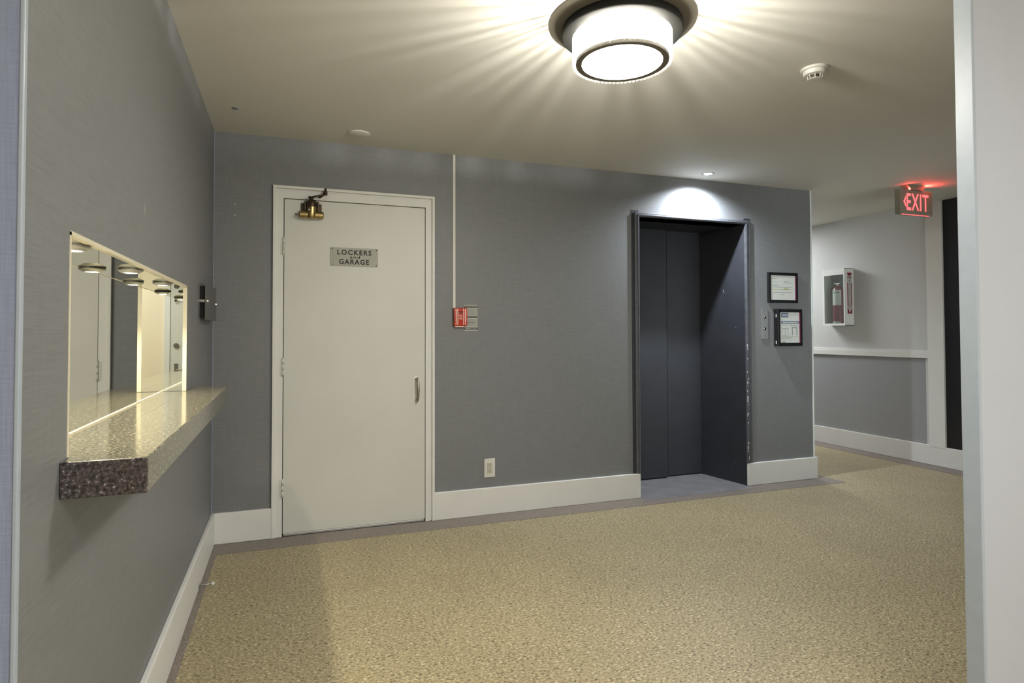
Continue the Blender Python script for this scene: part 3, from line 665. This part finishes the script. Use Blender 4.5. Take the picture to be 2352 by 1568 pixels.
m = MB(); m.box(X0 + 0.02, 4.745, EY + 0.016, EY + 0.038, Z1 - 0.002, Z1 + 0.001).box(4.955, X1 - 0.02, EY + 0.016, EY + 0.038, Z1 - 0.002, Z1 + 0.001); m.build('top_slot', 'exit_top', ex)
l = bpy.data.lights.new('exit_top_glow', 'AREA'); l.shape = 'RECTANGLE'; l.size = 0.24; l.size_y = 0.006; l.energy = 1.8; l.color = (1.0, 0.07, 0.05)
o = bpy.data.objects.new('exit_top_glow', l); o.parent = ex; o.location = (0.03, EY + 0.006 - 3.575, Z1 + 0.005 - H); o.rotation_euler = (math.radians(-125), 0, 0); C.objects.link(o)
m = MB(); m.box(X0 + 0.03, X1 - 0.03, EY + 0.004, EY + 0.02, Z0 - 0.002, Z0 + 0.002); m.build('bottom_slot', 'exit_glow', ex)

# ================================================================== EXTINGUISHER CABINET
cb = thing('extinguisher_cabinet', 'white wall cabinet with glass front and red down-arrow sticker on its side', 'cabinet', (XR, 4.96, 1.303))
cx = 5.500; ya, yb2, za, zb = 4.822, 5.105, 1.303, 1.906
m = MB(); t_ = 0.006
m.box(cx, XR + 0.0, ya, ya + t_, za, zb).box(cx, XR, yb2 - t_, yb2, za, zb).box(cx, XR, ya, yb2, za, za + t_).box(cx, XR, ya, yb2, zb - t_, zb)
m.build('body', 'cab', cb)
m = MB(); m.box(XR - 0.006, XR, ya + t_, yb2 - t_, za + t_, zb - t_); m.build('back_panel', 'cab_in', cb)
m = MB(); m.box(cx - 0.004, cx + 0.003, ya, ya + 0.014, za, zb, 0.001).box(cx - 0.004, cx + 0.003, 5.080, yb2, za, zb, 0.001).box(cx - 0.0036, cx + 0.003, ya + 0.013, 5.081, za, za + 0.022).box(cx - 0.0036, cx + 0.003, ya + 0.013, 5.081, 1.842, zb)
dr = m.build('door', 'cab', cb)
m = MB(); m.box(cx - 0.001, cx + 0.001, ya + 0.012, 5.082, za + 0.02, 1.844); m.build('glass_pane', 'glass', dr)
m = MB(); m.box(5.534, 5.6, ya - 0.0006, ya, 1.427, 1.860); m.build('sticker', 'sticker_red', cb)
sk = MB(); yk = ya - 0.0012
sk.prism([(5.548, yk, 1.520), (5.586, yk, 1.520), (5.586, yk, 1.500), (5.598, yk, 1.500), (5.567, yk, 1.433), (5.536, yk, 1.500), (5.548, yk, 1.500)], (0, 0.0006, 0))
sk.box(5.548, 5.586, yk, yk + 0.0006, 1.520, 1.752).box(5.536, 5.598, yk, yk + 0.0006, 1.752, 1.828)
sk.prism([(5.537, yk, 1.828), (5.552, yk, 1.828), (5.537, yk, 1.850)], (0, 0.0006, 0)).prism([(5.597, yk, 1.828), (5.582, yk, 1.828), (5.597, yk, 1.850)], (0, 0.0006, 0))
sk.build('sticker_arrow', 'paper', cb)
text('lettering', 'FIRE', 'sticker_red', cb, (5.541, yk - 0.0005, 1.796), (1, 0, 0), (0, 0, 1), 0.052, 0.026, 0.02)
for k, ch in enumerate('EXTINGUISHER'):
    text('lettering', ch, 'ink', cb, (5.560 if ch != 'I' else 5.565, yk - 0.0005, 1.766 - k * 0.0258), (1, 0, 0), (0, 0, 1), 0.015 if ch != 'I' else 0.005, 0.018, 0.015)
fe = thing('fire_extinguisher', 'red fire extinguisher with white label standing inside the glass-front cabinet', 'fire extinguisher', (5.560, 4.955, 1.31))
fx, fy = 5.560, 4.957
m = MB(); m.lathe((fx, fy, 0), [(0, 1.3095), (0.050, 1.3095), (0.0535, 1.315), (0.0535, 1.665), (0.050, 1.692), (0.038, 1.714), (0.019, 1.726), (0.016, 1.732), (0, 1.732)], 32); m.build('cylinder', 'ext_red', fe, smooth=True)
def wrap(name, mat, z0, z1, a0, a1, r=0.0543):
    m = MB(); A = []; B = []
    for k in range(15):
        t = a0 + (a1 - a0) * k / 14; A.append(m.bm.verts.new((fx + r * math.cos(t), fy + r * math.sin(t), z0))); B.append(m.bm.verts.new((fx + r * math.cos(t), fy + r * math.sin(t), z1)))
    for k in range(14): m.bm.faces.new((A[k], A[k + 1], B[k + 1], B[k]))
    return m.build(name, mat, fe, smooth=True)
wrap('label', 'paper', 1.520, 1.682, PI * 0.68, PI * 1.4)
wrap('label_line', 'ink_grey', 1.652, 1.660, PI * 0.72, PI * 1.3, 0.0548)
wrap('base_label', 'label_grey', 1.318, 1.350, PI * 0.72, PI * 1.35)
m = MB(); m.cyl((fx, fy, 1.72), (fx, fy, 1.75), 0.014, n=16).box(fx - 0.012, fx + 0.012, fy - 0.03, fy + 0.045, 1.748, 1.758, 0.002); m.build('valve', 'steel', fe)
m = MB(); m.tube([(fx, fy - 0.01, 1.765), (fx, fy + 0.02, 1.768), (fx, fy + 0.05, 1.785)], 0.006, 8).tube([(fx, fy - 0.02, 1.785), (fx, fy + 0.01, 1.798), (fx, fy + 0.04, 1.792)], 0.006, 8); m.build('lever', 'black', fe)
m = MB(); m.tube([(fx - 0.01, fy + 0.015, 1.735), (fx - 0.02, fy + 0.045, 1.730), (fx - 0.022, fy + 0.066, 1.700), (fx - 0.02, fy + 0.070, 1.65), (fx - 0.018, fy + 0.066, 1.58), (fx - 0.015, fy + 0.060, 1.53)], 0.0065, 8); m.build('hose', 'black', fe)

# ================================================================== DOOR BEHIND THE CAMERA (seen in the mirrors)
d3 = sroot('door_3', (-0.2, -1.85, 0))
yb3 = -1.85
m = MB(); m.box(-0.72, -0.66, yb3, yb3 + 0.02, 0, 2.1, 0.002).box(0.235, 0.295, yb3, yb3 + 0.02, 0, 2.1, 0.002).box(-0.72, 0.295, yb3, yb3 + 0.02, 2.04, 2.1, 0.002); m.build('door_frame', 'trim', d3)
m = MB(); m.box(-0.655, 0.230, yb3, yb3 + 0.012, 0.01, 2.035, 0.002); lf = m.build('door_leaf', 'door', d3)
m = MB(); m.box(0.150, 0.190, yb3 + 0.012, yb3 + 0.018, 0.72, 0.90, 0.002).cyl((0.170, yb3 + 0.018, 0.83), (0.170, yb3 + 0.055, 0.83), 0.009, n=12).cyl((0.170, yb3 + 0.05, 0.83), (0.060, yb3 + 0.05, 0.83), 0.008, n=12); m.build('lever_handle', 'nickel', lf)
m = MB(); m.cyl((0.170, yb3 + 0.012, 1.10), (0.170, yb3 + 0.03, 1.10), 0.028, n=24); m.build('deadbolt', 'nickel', lf)
m = MB(); m.tube([(0.18, yb3 + 0.04, 1.60), (0.12, yb3 + 0.08, 1.76)], 0.012, 8); m.build('closer_arm', 'bronze', lf)
base('baseboard_foyer', [(0.30, 2.7, yb3, yb3 + 0.015), (-1.65, -0.725, yb3, yb3 + 0.015)])

for o in bpy.data.objects:
    if '_org' in o: del o['_org']
